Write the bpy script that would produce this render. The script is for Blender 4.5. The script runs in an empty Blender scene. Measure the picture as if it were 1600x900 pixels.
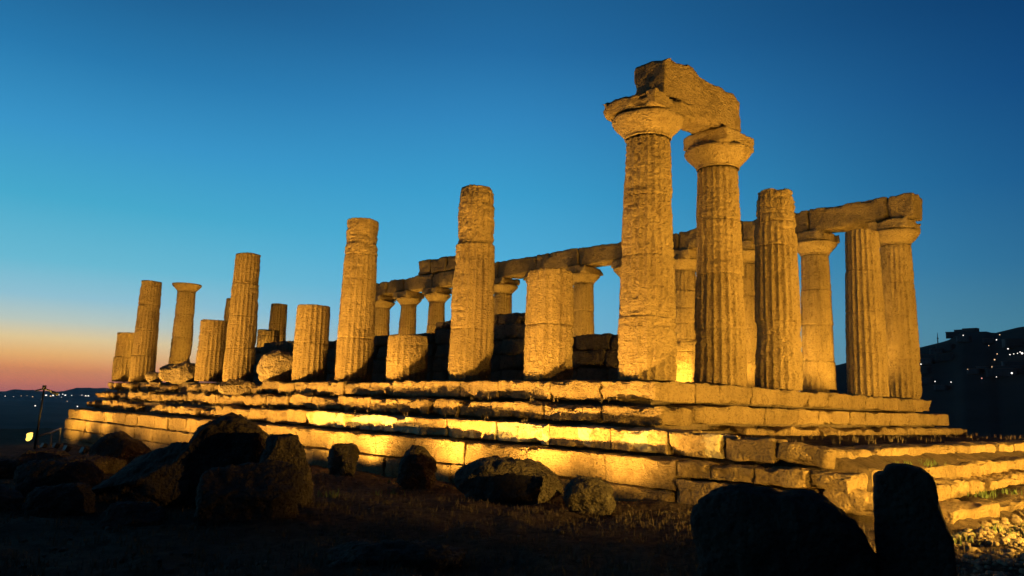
import bpy, math, random
import numpy as np

S = bpy.context.scene
COL = S.collection
rad = math.radians

# ------------------------------------------------------------------ camera
# world: +x runs along the short east front (to the right), +y along the long south side (away), z up;
# the origin is the centre of the corner column's foot, one unit is a metre
CAM = np.array([-13.949, -10.319, -0.603]); YAW, PIT, ROLL, FPX = -0.755, 0.152, 0.030, 1184.56
F_ = np.array([-math.sin(YAW)*math.cos(PIT), math.cos(YAW)*math.cos(PIT), math.sin(PIT)])
R_ = np.array([math.cos(YAW), math.sin(YAW), 0.0]); U_ = np.cross(R_, F_)
RX = math.cos(ROLL)*R_ + math.sin(ROLL)*U_; UX = -math.sin(ROLL)*R_ + math.cos(ROLL)*U_
from mathutils import Matrix, Vector
cd = bpy.data.cameras.new('camera'); cam = bpy.data.objects.new('camera', cd); COL.objects.link(cam)
cam.matrix_world = Matrix(((RX[0], UX[0], -F_[0], CAM[0]), (RX[1], UX[1], -F_[1], CAM[1]),
                           (RX[2], UX[2], -F_[2], CAM[2]), (0, 0, 0, 1)))
cd.sensor_width = 36.0; cd.lens = 36.0*FPX/1600.0; cd.clip_start = 0.1; cd.clip_end = 60000
S.camera = cam

# ------------------------------------------------------------------ colour, exposure
S.view_settings.view_transform = 'Standard'; S.view_settings.look = 'None'
S.view_settings.exposure = 0.0; S.view_settings.gamma = 1.0; S.view_settings.use_curve_mapping = False
S.cycles.max_bounces = 5; S.cycles.diffuse_bounces = 3; S.cycles.glossy_bounces = 2
S.cycles.use_denoising = True
S.cycles.sample_clamp_indirect = 4.0

def lin(r, g, b):
    f = lambda c: (c/255/12.92 if c/255 <= .04045 else ((c/255+.055)/1.055)**2.4)
    return (f(r), f(g), f(b), 1.0)

# ------------------------------------------------------------------ dusk sky (a function of direction only)
W = bpy.data.worlds.new('World'); S.world = W; W.use_nodes = True
nt = W.node_tree; N = nt.nodes; L = nt.links; N.clear()
out = N.new('ShaderNodeOutputWorld'); bg = N.new('ShaderNodeBackground'); L.new(bg.outputs[0], out.inputs[0])
tc = N.new('ShaderNodeTexCoord')
sep = N.new('ShaderNodeSeparateXYZ'); L.new(tc.outputs['Generated'], sep.inputs[0])
def ramp(stops):
    r = N.new('ShaderNodeValToRGB'); e = r.color_ramp.elements
    while len(e) > 1: e.remove(e[-1])
    for i, (p, c) in enumerate(stops):
        k = e[0] if i == 0 else e.new(p)
        k.position = p; k.color = lin(*c)
    r.color_ramp.interpolation = 'LINEAR'
    return r
mr = N.new('ShaderNodeMapRange'); L.new(sep.outputs['Z'], mr.inputs['Value'])
mr.inputs['From Min'].default_value = -0.02; mr.inputs['From Max'].default_value = 0.98      # position = (z+.02)
el = mr.outputs[0]
# towards the sunset
west = ramp([(0.0, (176, 112, 116)), (.02, (212, 120, 108)), (.032, (242, 142, 100)), (.045, (255, 164, 98)), (.060, (255, 194, 118)), (.078, (242, 214, 158)),
             (.098, (196, 210, 200)), (.125, (150, 200, 218)), (.165, (108, 190, 216)), (.235, (72, 172, 208)), (.31, (58, 150, 202)), (.39, (40, 122, 176)),
             (.48, (28, 92, 142)), (.60, (12, 50, 88)), (1.0, (9, 20, 40))])
# a right angle and more away from it
north = ramp([(0.0, (84, 124, 138)), (.06, (80, 130, 148)), (.12, (64, 124, 150)), (.19, (42, 106, 148)), (.28, (26, 88, 140)), (.38, (15, 70, 124)),
              (.48, (9, 56, 104)), (.60, (6, 44, 86)), (.68, (5, 30, 60)), (1.0, (9, 20, 40))])
mid = ramp([(0.0, (140, 150, 160)), (.06, (140, 186, 206)), (.12, (120, 190, 222)), (.20, (84, 178, 220)), (.29, (60, 160, 208)), (.38, (50, 136, 192)), (.46, (36, 110, 166)),
             (.54, (28, 92, 142)), (.66, (10, 48, 88)), (1.0, (9, 20, 40))])
east = ramp([(0.0, (34, 38, 50)), (.3, (22, 32, 52)), (1.0, (9, 20, 40))])
for r in (west, north, mid, east): L.new(el, r.inputs[0])
# azimuth measured from the sunset point
SUN_AZ = rad(2.0)
def math_node(op, a, b=None, clamp=False):
    m = N.new('ShaderNodeMath'); m.operation = op; m.use_clamp = clamp
    for i, v in enumerate((a, b)):
        if v is None: continue
        if isinstance(v, (int, float)): m.inputs[i].default_value = v
        else: L.new(v, m.inputs[i])
    return m.outputs[0]
at2 = math_node('ARCTAN2', sep.outputs['X'], sep.outputs['Y'])
az = math_node('ABSOLUTE', math_node('SUBTRACT', at2, SUN_AZ))        # 0 .. pi (roughly)
def step(v, a, b):
    m = N.new('ShaderNodeMapRange'); m.interpolation_type = 'SMOOTHSTEP'; L.new(v, m.inputs['Value'])
    m.inputs['From Min'].default_value = a; m.inputs['From Max'].default_value = b; return m.outputs[0]
def mix(f, a, b):
    m = N.new('ShaderNodeMix'); m.data_type = 'RGBA'; L.new(f, m.inputs['Factor']); L.new(a, m.inputs[6]); L.new(b, m.inputs[7]); return m.outputs[2]
c1 = mix(step(az, rad(10), rad(43)), west.outputs[0], mid.outputs[0])
c2 = mix(step(az, rad(36), rad(84)), c1, north.outputs[0])
c3 = mix(step(az, rad(84), rad(118)), c2, east.outputs[0])
L.new(c3, bg.inputs['Color']); bg.inputs['Strength'].default_value = 1.0

# ------------------------------------------------------------------ noise (vectorised, deterministic)
def _hash(ix, iy, iz, seed):
    h = (ix*374761393 + iy*668265263 + iz*2147483647 + seed*974634541) & 0xFFFFFFFF
    h = ((h ^ (h >> 13))*1274126177) & 0xFFFFFFFF
    h = ((h ^ (h >> 16))*2246822519) & 0xFFFFFFFF
    return ((h ^ (h >> 15)) & 0xFFFFFF)/float(0xFFFFFF)
def vnoise(P, seed=0):
    I = np.floor(P).astype(np.int64); f = P-I; u = f*f*f*(f*(f*6-15)+10)
    x, y, z = I[:, 0], I[:, 1], I[:, 2]; r = 0
    for dx in (0, 1):
        for dy in (0, 1):
            for dz in (0, 1):
                w = (u[:, 0] if dx else 1-u[:, 0])*(u[:, 1] if dy else 1-u[:, 1])*(u[:, 2] if dz else 1-u[:, 2])
                r = r + w*_hash(x+dx, y+dy, z+dz, seed)
    return r*2-1
def fbm(P, freq=1.0, octs=4, seed=0, gain=.5, aniso=(1, 1, 1)):
    P = np.asarray(P, float)*np.array(aniso)*freq; a = 1.0; t = 0; s = 0
    for o in range(octs):
        t = t + a*vnoise(P+17.3*o, seed+o*7); s += a; a *= gain; P = P*2.03
    return t/s*1.6
def ridged(P, freq=1.0, octs=3, seed=0, aniso=(1, 1, 1)):
    P = np.asarray(P, float)*np.array(aniso)*freq; a = 1.0; t = 0; s = 0
    for o in range(octs):
        t = t + a*(1-np.abs(vnoise(P+11.1*o, seed+o*5))*2); s += a; a *= .5; P = P*2.1
    return t/s
def sstep(a, b, x):
    t = np.clip((x-a)/(b-a), 0, 1); return t*t*(3-2*t)

# ------------------------------------------------------------------ objects
def new_mesh(name, V, Fq, mats, smooth=True):
    me = bpy.data.meshes.new(name)
    if isinstance(Fq, np.ndarray):
        k = Fq.shape[1]; n = len(Fq)
        me.vertices.add(len(V)); me.vertices.foreach_set('co', np.asarray(V, np.float32).ravel())
        me.loops.add(n*k); me.loops.foreach_set('vertex_index', Fq.astype(np.int32).ravel())
        me.polygons.add(n); me.polygons.foreach_set('loop_start', np.arange(0, n*k, k, dtype=np.int32))
        me.polygons.foreach_set('loop_total', np.full(n, k, np.int32))
        me.update(calc_edges=True); me.validate()
    else:
        me.from_pydata([tuple(v) for v in V], [], [tuple(f) for f in Fq]); me.update()
    me.polygons.foreach_set('use_smooth', np.full(len(me.polygons), smooth, dtype=bool))
    for m in (mats if isinstance(mats, (list, tuple)) else [mats]): me.materials.append(m)
    return me
def link(name, me, parent=None, loc=(0, 0, 0), rot=(0, 0, 0)):
    o = bpy.data.objects.new(name, me); COL.objects.link(o)
    o.location = loc; o.rotation_euler = rot
    if parent: o.parent = parent
    return o
def tag(o, label=None, cat=None, group=None, kind=None):
    if label: o['label'] = label
    if cat: o['category'] = cat
    if group: o['group'] = group
    if kind: o['kind'] = kind
    return o
def thing(name, label, cat, loc=(0, 0, 0), rotz=0.0, group=None):
    o = bpy.data.objects.new(name, None); COL.objects.link(o); o.empty_display_size = .3
    o.location = loc; o.rotation_euler = (0, 0, rotz)
    return tag(o, label, cat, group)
def copy_tree(o, parent=None):
    c = o.copy(); COL.objects.link(c); c.parent = parent
    for ch in list(o.children):
        if ch.name != c.name: copy_tree(ch, c)
    return c

# ------------------------------------------------------------------ materials
def mat(name):
    m = bpy.data.materials.new(name); m.use_nodes = True
    t = m.node_tree; b = t.nodes['Principled BSDF']; return m, t.nodes, t.links, b
def stone(name, cA, cB, cC, patch=None, bump=1.0, rough=.92, strata=True, lichen=None, tone=(.78, 1.14)):
    """weathered shelly limestone: mottled tan, darker pits and bedding, optional pale mortar patches"""
    m, n, l, b = mat(name); b.inputs['Roughness'].default_value = rough
    b.inputs['Specular IOR Level'].default_value = .15
    g = n.new('ShaderNodeNewGeometry')
    def noise(scale, det=5, ro=.6, vec=None, dist=0):
        t = n.new('ShaderNodeTexNoise'); t.inputs['Scale'].default_value = scale; t.inputs['Detail'].default_value = det
        t.inputs['Roughness'].default_value = ro; t.inputs['Distortion'].default_value = dist
        l.new(vec or g.outputs['Position'], t.inputs['Vector']); return t.outputs['Fac']
    mp = n.new('ShaderNodeMapping'); mp.inputs['Scale'].default_value = (1, 1, 5); l.new(g.outputs['Position'], mp.inputs['Vector'])
    def rmp(v, a, b_, c0=(0, 0, 0, 1), c1=(1, 1, 1, 1)):
        r = n.new('ShaderNodeValToRGB'); r.color_ramp.elements[0].position = a; r.color_ramp.elements[1].position = b_
        r.color_ramp.elements[0].color = c0; r.color_ramp.elements[1].color = c1; l.new(v, r.inputs[0]); return r.outputs[0]
    def mx(f, a, c, mode='MIX'):
        x = n.new('ShaderNodeMix'); x.data_type = 'RGBA'; x.blend_type = mode
        for i, v in ((0, f), (6, a), (7, c)):
            if isinstance(v, (tuple, float)): x.inputs[i].default_value = v
            else: l.new(v, x.inputs[i])
        return x.outputs[2]
    base = mx(rmp(noise(.9, 6), .36, .66), cA+(1,), cB+(1,))
    base = mx(rmp(noise(5.5, 6, .65), .52, .74), base, cC+(1,))
    pits = rmp(noise(17, 4, .7), .30, .45, (.45, .42, .38, 1), (1, 1, 1, 1))
    base = mx(1.0, base, pits, 'MULTIPLY')
    mp2 = n.new('ShaderNodeMapping'); mp2.inputs['Scale'].default_value = (1.6, 1.6, .7); l.new(g.outputs['Position'], mp2.inputs['Vector'])
    pt = n.new('ShaderNodeMath'); pt.operation = 'MULTIPLY'; pt.inputs[1].default_value = .5; l.new(rmp(noise(1.5, 8, .72, mp2.outputs[0]), .52, .70), pt.inputs[0])
    base = mx(pt.outputs[0], base, tuple(c_*.62 for c_ in cC)+(1,))
    if lichen:
        base = mx(rmp(noise(2.2, 6, .7), .56, .66), base, lichen+(1,))
    oi = n.new('ShaderNodeObjectInfo'); tv = n.new('ShaderNodeMapRange'); l.new(oi.outputs['Random'], tv.inputs[0]); tv.inputs[3].default_value = tone[0]; tv.inputs[4].default_value = tone[1]
    vm = n.new('ShaderNodeVectorMath'); vm.operation = 'SCALE'; l.new(base, vm.inputs[0]); l.new(tv.outputs[0], vm.inputs['Scale']); base = vm.outputs[0]
    if patch:
        pm = rmp(noise(.75, 5, .62, None, .4), .50, .515)
        base = mx(pm, base, patch+(1,))
    l.new(base, b.inputs['Base Color'])
    h1 = noise(9, 8, .68); h2 = noise(6, 6, .7, mp.outputs[0], .6) if strata else noise(5, 4)
    vo = n.new('ShaderNodeTexVoronoi'); vo.inputs['Scale'].default_value = 22; vo.feature = 'SMOOTH_F1'; l.new(g.outputs['Position'], vo.inputs['Vector'])
    ad = n.new('ShaderNodeMath'); ad.operation = 'ADD'; l.new(h1, ad.inputs[0]); l.new(h2, ad.inputs[1])
    a2 = n.new('ShaderNodeMath'); a2.operation = 'MULTIPLY_ADD'; l.new(vo.outputs['Distance'], a2.inputs[0]); a2.inputs[1].default_value = .5; l.new(ad.outputs[0], a2.inputs[2])
    bp_ = n.new('ShaderNodeBump'); bp_.inputs['Strength'].default_value = .9*bump; bp_.inputs['Distance'].default_value = .15
    l.new(a2.outputs[0], bp_.inputs['Height']); l.new(bp_.outputs[0], b.inputs['Normal'])
    return m
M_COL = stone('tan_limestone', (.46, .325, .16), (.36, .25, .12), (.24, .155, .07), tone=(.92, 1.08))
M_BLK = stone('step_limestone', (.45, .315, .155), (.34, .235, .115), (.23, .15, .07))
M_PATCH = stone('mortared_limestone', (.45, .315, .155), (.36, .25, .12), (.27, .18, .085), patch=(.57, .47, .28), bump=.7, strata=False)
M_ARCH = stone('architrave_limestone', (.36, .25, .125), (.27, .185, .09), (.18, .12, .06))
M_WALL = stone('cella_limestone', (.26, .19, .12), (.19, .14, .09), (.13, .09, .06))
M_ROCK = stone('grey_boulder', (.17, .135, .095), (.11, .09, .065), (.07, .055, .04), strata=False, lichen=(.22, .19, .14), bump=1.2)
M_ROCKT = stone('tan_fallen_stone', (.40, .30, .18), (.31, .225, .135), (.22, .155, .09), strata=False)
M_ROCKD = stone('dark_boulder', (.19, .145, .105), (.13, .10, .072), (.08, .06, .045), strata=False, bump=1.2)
M_PEB = stone('gravel_stone', (.40, .31, .20), (.28, .21, .13), (.2, .14, .09), strata=False, bump=.4)

def simple(name, col, rough=.8, metal=0.0):
    m, n, l, b = mat(name); b.inputs['Base Color'].default_value = col+(1,); b.inputs['Roughness'].default_value = rough
    b.inputs['Metallic'].default_value = metal
    t = n.new('ShaderNodeTexNoise'); t.inputs['Scale'].default_value = 14; t.inputs['Detail'].default_value = 5
    r = n.new('ShaderNodeMix'); r.data_type = 'RGBA'; r.inputs[6].default_value = tuple(c*.7 for c in col)+(1,)
    r.inputs[7].default_value = tuple(min(1, c*1.25) for c in col)+(1,)
    l.new(t.outputs['Fac'], r.inputs[0]); l.new(r.outputs[2], b.inputs['Base Color']); return m
def emit(name, col, s):
    m, n, l, b = mat(name); b.inputs['Base Color'].default_value = (.02, .02, .02, 1)
    b.inputs['Emission Color'].default_value = col+(1,); b.inputs['Emission Strength'].default_value = s; return m
M_METAL = simple('dark_metal', (.05, .05, .05), .5, .6)
M_GLOW = emit('floodlight_glass', (1.0, .62, .18), 5)
M_WHITE = simple('grey_painted_metal', (.09, .085, .08), .5)
M_GRASSG = simple('green_weed', (.09, .13, .03), .7)
M_DRY = simple('dry_grass', (.12, .085, .045), .85)
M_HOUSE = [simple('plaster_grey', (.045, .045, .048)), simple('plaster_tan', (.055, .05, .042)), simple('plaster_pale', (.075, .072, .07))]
M_ROOF = simple('clay_roof', (.14, .08, .06))
M_LAMP = [emit('street_light_white', (1, .93, .84), 2.0), emit('street_light_warm', (1, .62, .32), 1.5), emit('street_light_red', (1, .4, .32), 1.1)]
M_WIN = emit('lit_window', (1, .62, .3), .35)
M_BARK = simple('olive_bark', (.07, .055, .04)); M_LEAF = simple('olive_leaf', (.045, .055, .03), .6)

m, n, l, b = mat('dry_ground'); b.inputs['Roughness'].default_value = .97; b.inputs['Specular IOR Level'].default_value = .05
g = n.new('ShaderNodeNewGeometry')
def tn(sc, det=8, ro=.65):
    t = n.new('ShaderNodeTexNoise'); t.inputs['Scale'].default_value = sc; t.inputs['Detail'].default_value = det; t.inputs['Roughness'].default_value = ro
    l.new(g.outputs['Position'], t.inputs['Vector']); return t.outputs['Fac']
def mixc(f, a, c):
    x = n.new('ShaderNodeMix'); x.data_type = 'RGBA'
    l.new(f, x.inputs[0])
    for i, v in ((6, a), (7, c)):
        if isinstance(v, tuple): x.inputs[i].default_value = v
        else: l.new(v, x.inputs[i])
    return x.outputs[2]
def rp(v, a, b_):
    r = n.new('ShaderNodeValToRGB'); r.color_ramp.elements[0].position = a; r.color_ramp.elements[1].position = b_; l.new(v, r.inputs[0]); return r.outputs[0]
c = mixc(rp(tn(.8), .35, .65), (.095, .066, .042, 1), (.155, .108, .066, 1))
c = mixc(rp(tn(6.0), .45, .7), c, (.05, .036, .024, 1))
c = mixc(rp(tn(30, 4), .55, .75), c, (.17, .13, .085, 1))
far = n.new('ShaderNodeVectorMath'); far.operation = 'LENGTH'; l.new(g.outputs['Position'], far.inputs[0])
fr = n.new('ShaderNodeMapRange'); l.new(far.outputs['Value'], fr.inputs[0]); fr.inputs[1].default_value = 60; fr.inputs[2].default_value = 160
c = mixc(fr.outputs[0], c, mixc(rp(tn(.004, 8), .4, .6), (.028, .03, .024, 1), (.055, .052, .044, 1)))
l.new(c, b.inputs['Base Color'])
bm_ = n.new('ShaderNodeBump'); bm_.inputs['Strength'].default_value = .9; bm_.inputs['Distance'].default_value = .07
ad = n.new('ShaderNodeMath'); ad.operation = 'ADD'; l.new(tn(7, 9, .75), ad.inputs[0]); l.new(tn(40, 4), ad.inputs[1])
l.new(ad.outputs[0], bm_.inputs['Height']); l.new(bm_.outputs[0], b.inputs['Normal'])
M_GROUND = m

# ------------------------------------------------------------------ terrain: one sheet from the camera's feet to the horizon
VAL = -95.0
def ground_h(x, y, detail=True):
    x = np.asarray(x, float); y = np.asarray(y, float)
    near = -2.32 - np.where(y > 0, .033*np.minimum(y, 45), .01*y)
    # the mound of earth in front of the stairs
    ramp_ = sstep(-6.9, -6.2, y)*sstep(-1.9, -0.6, x)*(1-sstep(-1, 0, y))
    near = near + (-1.98-near)*ramp_
    dx = x-2; dy = y-14
    d = np.sqrt((dx/1.0)**2+(dy/1.35)**2)
    fall = sstep(36, 190, d)
    h = near*(1-fall) + VAL*fall
    # the town's hill to the north, low ridges along the western horizon
    rr = np.hypot(x-CAM[0], y-CAM[1]); a = np.degrees(np.arctan2(x-CAM[0], y-CAM[1]))
    prof = np.interp(a, [40, 58, 66, 70, 71.5, 73, 73.5, 74, 75.5, 75.9, 77.3, 80, 86, 100, 125, 150], [0, 40, 168, 190, 196, 205, 209, 218, 219, 216, 224, 230, 244, 260, 160, 0])
    hill = prof*sstep(320, 1300, rr)*(1-sstep(1500, 3800, rr)*.6)
    h = h + hill
    P = np.stack([np.radians(a)*9, rr*0, a*0], 1) if x.ndim else None
    if P is not None:
        P2 = np.stack([x/420, y/420, x*0], 1)
        h = h + fbm(P2, 1, 4, 31)*np.where((a > 66) & (a < 84), 5, 14)*sstep(250, 900, rr)*(1-sstep(7000, 8500, rr))
        low = np.interp(a, [-40, -10, 4, 9.2, 9.9, 10.4, 11.4, 12.1, 13.1, 13.8, 16.2, 17, 18, 30, 60], [40, 50, 56, 58, 66, 92, 92, 82, 84, 130, 138, 140, 138, 120, 60])
        h = h + (low + fbm(P, 14, 3, 77)*5)*sstep(8200, 9300, rr)*(1-sstep(11500, 13800, rr))
        if detail:
            P3 = np.stack([x, y, x*0], 1); amp = 1-sstep(40, 90, d)
            inner = 1-((x > -2.0) & (x < 16) & (y > -4.5) & (y < 38))
            h = h + amp*inner*(fbm(P3, .5, 3, 5)*.07 + fbm(P3, 2.3, 3, 9)*.035 + fbm(P3, 9, 2, 12)*.012)
    return h
def gz(x, y): return float(ground_h(np.array([x]), np.array([y]))[0])
angs = np.radians(np.concatenate([np.arange(-2, 92, .24), np.arange(92, 358, 6)]))
rs = np.concatenate([[0.4], np.geomspace(1.2, 60, 300), np.geomspace(63, 14400, 110)])
A, Rr = np.meshgrid(angs, rs)
X = CAM[0]+Rr*np.sin(A); Y = CAM[1]+Rr*np.cos(A)
Z = ground_h(X.ravel(), Y.ravel())
# keep the sheet below the temple's stone core
inside = ((X > -1.2) & (X < 15.5) & (Y > -4.2) & (Y < 37)).ravel()
Z = np.where(inside, np.minimum(Z, -2.4), Z)
V = np.stack([X.ravel(), Y.ravel(), Z], 1)
na = len(angs); nr = len(rs)
i, j = np.meshgrid(np.arange(nr-1), np.arange(na), indexing='ij'); j2 = (j+1) % na
Q = np.stack([i*na+j, (i+1)*na+j, (i+1)*na+j2, i*na+j2], -1).reshape(-1, 4)[:, ::-1]
tag(link('ground', new_mesh('ground', V, Q, M_GROUND)), kind='structure')

# ------------------------------------------------------------------ stone shapes
_cube_cache = {}
def cube_grid(nx, ny, nz):
    """the surface of a unit cube [-1,1]^3 as a welded quad grid"""
    k = (nx, ny, nz)
    if k in _cube_cache: return _cube_cache[k]
    pts = {}; V = []; Fc = []
    def vid(a, b_, c_):
        t = (a, b_, c_)
        if t not in pts: pts[t] = len(V); V.append((2*a/nx-1, 2*b_/ny-1, 2*c_/nz-1))
        return pts[t]
    for c_ in (0, nz):
        for a in range(nx):
            for b_ in range(ny):
                q = [vid(a, b_, c_), vid(a+1, b_, c_), vid(a+1, b_+1, c_), vid(a, b_+1, c_)]
                Fc.append(q if c_ else q[::-1])
    for b_ in (0, ny):
        for a in range(nx):
            for c_ in range(nz):
                q = [vid(a, b_, c_), vid(a+1, b_, c_), vid(a+1, b_, c_+1), vid(a, b_, c_+1)]
                Fc.append(q[::-1] if b_ else q)
    for a in (0, nx):
        for b_ in range(ny):
            for c_ in range(nz):
                q = [vid(a, b_, c_), vid(a, b_+1, c_), vid(a, b_+1, c_+1), vid(a, b_, c_+1)]
                Fc.append(q if a else q[::-1])
    r = (np.array(V), np.array(Fc)); _cube_cache[k] = r; return r

def block_geo(size, seed, wear=1.0, cell=.06, rnd=.03, top_cut=None, deform=None):
    """an ashlar block centred on the origin: worn arrises, chips, pitted faces"""
    h = np.array(size)/2
    nn = [max(4, min(60, int(round(s/cell)))) for s in size]
    V, Fc = cube_grid(*nn); P = V*h
    off = np.array([seed*3.71, seed*1.93, seed*5.17])
    nz_ = fbm(P+off, 2.6, 3, seed)
    r = np.clip(rnd*wear*(1+1.3*nz_), .006, min(h)*.8)[:, None]
    inner = np.clip(P, -(h-r), h-r); d = P-inner; ln = np.linalg.norm(d, axis=1, keepdims=True)
    P2 = np.where(ln > 1e-9, inner+d/np.maximum(ln, 1e-9)*np.minimum(r, ln), P)
    nrm = np.where(ln > 1e-9, d/np.maximum(ln, 1e-9), V)
    nrm = nrm/np.maximum(np.linalg.norm(nrm, axis=1, keepdims=True), 1e-9)
    edge = np.sort(h-np.abs(P2), axis=1)[:, 1]                         # distance to the nearest arris
    chip = sstep(.05, .75, fbm(P2+off, 2.1, 3, seed+3))*np.exp(-edge/.10)
    rough = fbm(P2+off, 5.5, 4, seed+9)*.016 + fbm(P2+off, 1.4, 2, seed+4)*.022
    pit = np.maximum(0, ridged(P2+off, 6, 2, seed+5, (1, 1, 2.2))-.55)*.035
    P3 = P2 + nrm*((rough-pit-.11*chip)*wear)[:, None]
    if deform is not None: P3 = deform(P3)
    return P3, Fc
def block(name, lo, hi, mat_, parent, seed, wear=1.0, cell=.06, rot=(0, 0, 0), rnd=.03, deform=None):
    lo = np.array(lo, float); hi = np.array(hi, float)
    V, Fc = block_geo(hi-lo, seed, wear, cell, rnd, None, deform)
    return link(name, new_mesh(name, V, Fc, mat_), parent, tuple((lo+hi)/2), rot)

def rock_geo(size, seed, n=44, boxy=3.2, top=None, rough=1.0, cuts=7, skew=0.0):
    """a boulder standing on z=0: superellipsoid, random flat fractures, ridged noise, optional height profile along its width"""
    rg = random.Random(seed)
    V, Fc = cube_grid(n, n, n)
    Pn = V/np.power(np.sum(np.abs(V)**boxy, axis=1), 1/boxy)[:, None]
    for _ in range(cuts):
        th = rg.uniform(0, 6.28); ph = rg.uniform(-.5, .9)
        nv = np.array([math.cos(th)*math.cos(ph), math.sin(th)*math.cos(ph), math.sin(ph)])
        dd = Pn@nv-rg.uniform(.72, .95); Pn = Pn-np.maximum(dd, 0)[:, None]*nv*.92
    h = np.array(size)/2
    P = Pn*h
    off = np.array([seed*2.3, seed*7.1, seed*.9]); sc = float(np.mean(size))
    nrm = Pn/np.linalg.norm(Pn, axis=1, keepdims=True)
    dsp = fbm(P+off, 1.5/sc, 4, seed)*.075*sc + (ridged(P+off, 3.0/sc, 3, seed+2)-.4)*.04*sc + fbm(P+off, 8/sc, 4, seed+8, .6)*.034*sc
    P = P+nrm*(dsp*rough)[:, None]
    if top is not None:
        u = P[:, 0]/h[0]; t = np.interp(u, [p[0] for p in top], [p[1] for p in top])
        w = np.clip((P[:, 2]/h[2]+1)/2, 0, 1.3); P[:, 2] = -h[2]+w*t*size[2]
    P[:, 0] += skew*(P[:, 2]+h[2])
    P[:, 2] += h[2]
    return P, Fc
FACE = math.atan2(RX[1], RX[0])
def rock(name, label, cat, x, y, size, seed, mat_, z=None, rotz=None, rot=(0, 0), sink=.1, group=None, **kw):
    V, Fc = rock_geo(size, seed, **kw)
    zz = (gz(x, y) if z is None else z)-sink
    if rotz is None: rotz = math.atan2(-(x-CAM[0]), y-CAM[1])
    return tag(link(name, new_mesh(name, V, Fc, mat_), None, (x, y, zz), (rot[0], rot[1], rotz)), label, cat, group)

# ------------------------------------------------------------------ columns
R0, R1, HS = .655, .525, 5.6
def shaft_r(z): 
    t = z/HS; return R0+(R1-R0)*t+.018*math.sin(math.pi*t)
def drum(z0, z1, parent, seed, ero, nth=100, dz=.035, top_rough=0.0, base_wear=0.0, dome=0.0, slope=(0, 0)):
    """one drum: twenty flutes whose arrises come and go with the weathering; z in column coordinates"""
    nz_ = max(6, int((z1-z0)/dz)); zs = np.linspace(z0, z1, nz_+1); th = np.linspace(0, 2*math.pi, nth, endpoint=False)
    T, Zz = np.meshgrid(th, zs)
    Rz = np.array([shaft_r(z) for z in zs])[:, None]
    C = np.stack([np.cos(T)*Rz, np.sin(T)*Rz, Zz], -1).reshape(-1, 3)+np.array([seed*9.7, seed*4.3, 0])
    u = (T*20/(2*math.pi)) % 1.0
    flute = (1-(2*u-1)**2).ravel()
    e = fbm(C, .85, 3, seed+1)+fbm(C, 2.6, 2, seed+2)*.35
    m_ = sstep(-.45+.9*(1-ero), .15+.9*(1-ero), e)*min(1, ero*1.6)      # where the surface has gone
    z_ = Zz.ravel()
    strat = fbm(C, 1.0, 4, seed+3, .6, (1.2, 1.2, 8))
    cav = np.maximum(0, ridged(C, 3.2, 3, seed+4, (1, 1, 2.0))-.35)
    r = np.repeat(Rz, nth, 1).ravel()
    r = r-.062*flute*(1-.55*m_) - m_*(.016+.04*np.maximum(0, strat)+.075*cav) + fbm(C, 8, 3, seed+5)*.009*(1+m_)
    r = r-.010*np.maximum(0, strat)*(1-m_)-(.012+.02*ero)*np.maximum(0, ridged(C, 7, 2, seed+8, (1, 1, 1.6))-.55)
    if ero > .88: r = r+.03-.06*np.maximum(0, ridged(C, 2.0, 3, seed+15, (1, 1, 1.5))-.35)*m_-.03*np.maximum(0, strat)
    big = np.maximum(0, fbm(C, .55, 2, seed+6)-.35)*.12*ero; r = r-big
    de = np.minimum(z_-z0, z1-z_); chip = .005+.06*np.maximum(0, fbm(C, 2.2, 3, seed+7)-.12)
    r = r-chip*np.exp(-np.maximum(de, 0)/.02)
    if base_wear: r = r-base_wear*np.exp(-(z_-z0)/.22)*(.5+.8*np.maximum(0, fbm(C, 1.8, 3, seed+11)))
    if dome: r = r-dome*np.exp(-(z1-z_)/.13)
    X_ = r*np.cos(T.ravel()); Y_ = r*np.sin(T.ravel()); V = [np.stack([X_, Y_, z_], 1)]
    # caps
    def cap(row, zc, rough, dm):
        base = V[0][row*nth:(row+1)*nth]; rings = []
        for k in (.85, .6, .35, .12):
            p = base.copy(); p[:, :2] *= k
            p[:, 2] = zc+rough*fbm(p+seed, 2.4, 3, seed+21)*min(1, (1-k)*3)+dm*(1-k*k); rings.append(p)
        return rings
    rt = cap(nz_, z1, top_rough, dome*.9); rb = cap(0, z0, 0, 0)
    if top_rough or slope != (0, 0):
        q = V[0]; w = sstep(z1-.45, z1, q[:, 2]); q[:, 2] += w*(top_rough*fbm(q+seed, 2.4, 3, seed+21)+slope[0]*q[:, 0]+slope[1]*q[:, 1])
        for p in rt: p[:, 2] += slope[0]*p[:, 0]+slope[1]*p[:, 1]
    n0 = len(V[0]); V += rt+rb; allV = np.concatenate(V)
    i, j = np.meshgrid(np.arange(nz_), np.arange(nth), indexing='ij'); j2 = (j+1) % nth
    Fq = [np.stack([i*nth+j, i*nth+j2, (i+1)*nth+j2, (i+1)*nth+j], -1).reshape(-1, 4)]
    jj = np.arange(nth); jn = (jj+1) % nth
    prev = nz_*nth
    for k in range(4):
        cur = n0+k*nth; Fq.append(np.stack([prev+jj, prev+jn, cur+jn, cur+jj], 1)); prev = cur
    Fq.append(np.stack([prev+jj[:nth//2-1], prev+jj[1:nth//2], prev+(nth-1-jj[1:nth//2]), prev+(nth-1-jj[:nth//2-1])], 1))
    prev = 0
    for k in range(4):
        cur = n0+(4+k)*nth; Fq.append(np.stack([prev+jn, prev+jj, cur+jj, cur+jn], 1)); prev = cur
    return link('drum', new_mesh('drum', allV, np.concatenate(Fq), M_COL), parent)
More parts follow.
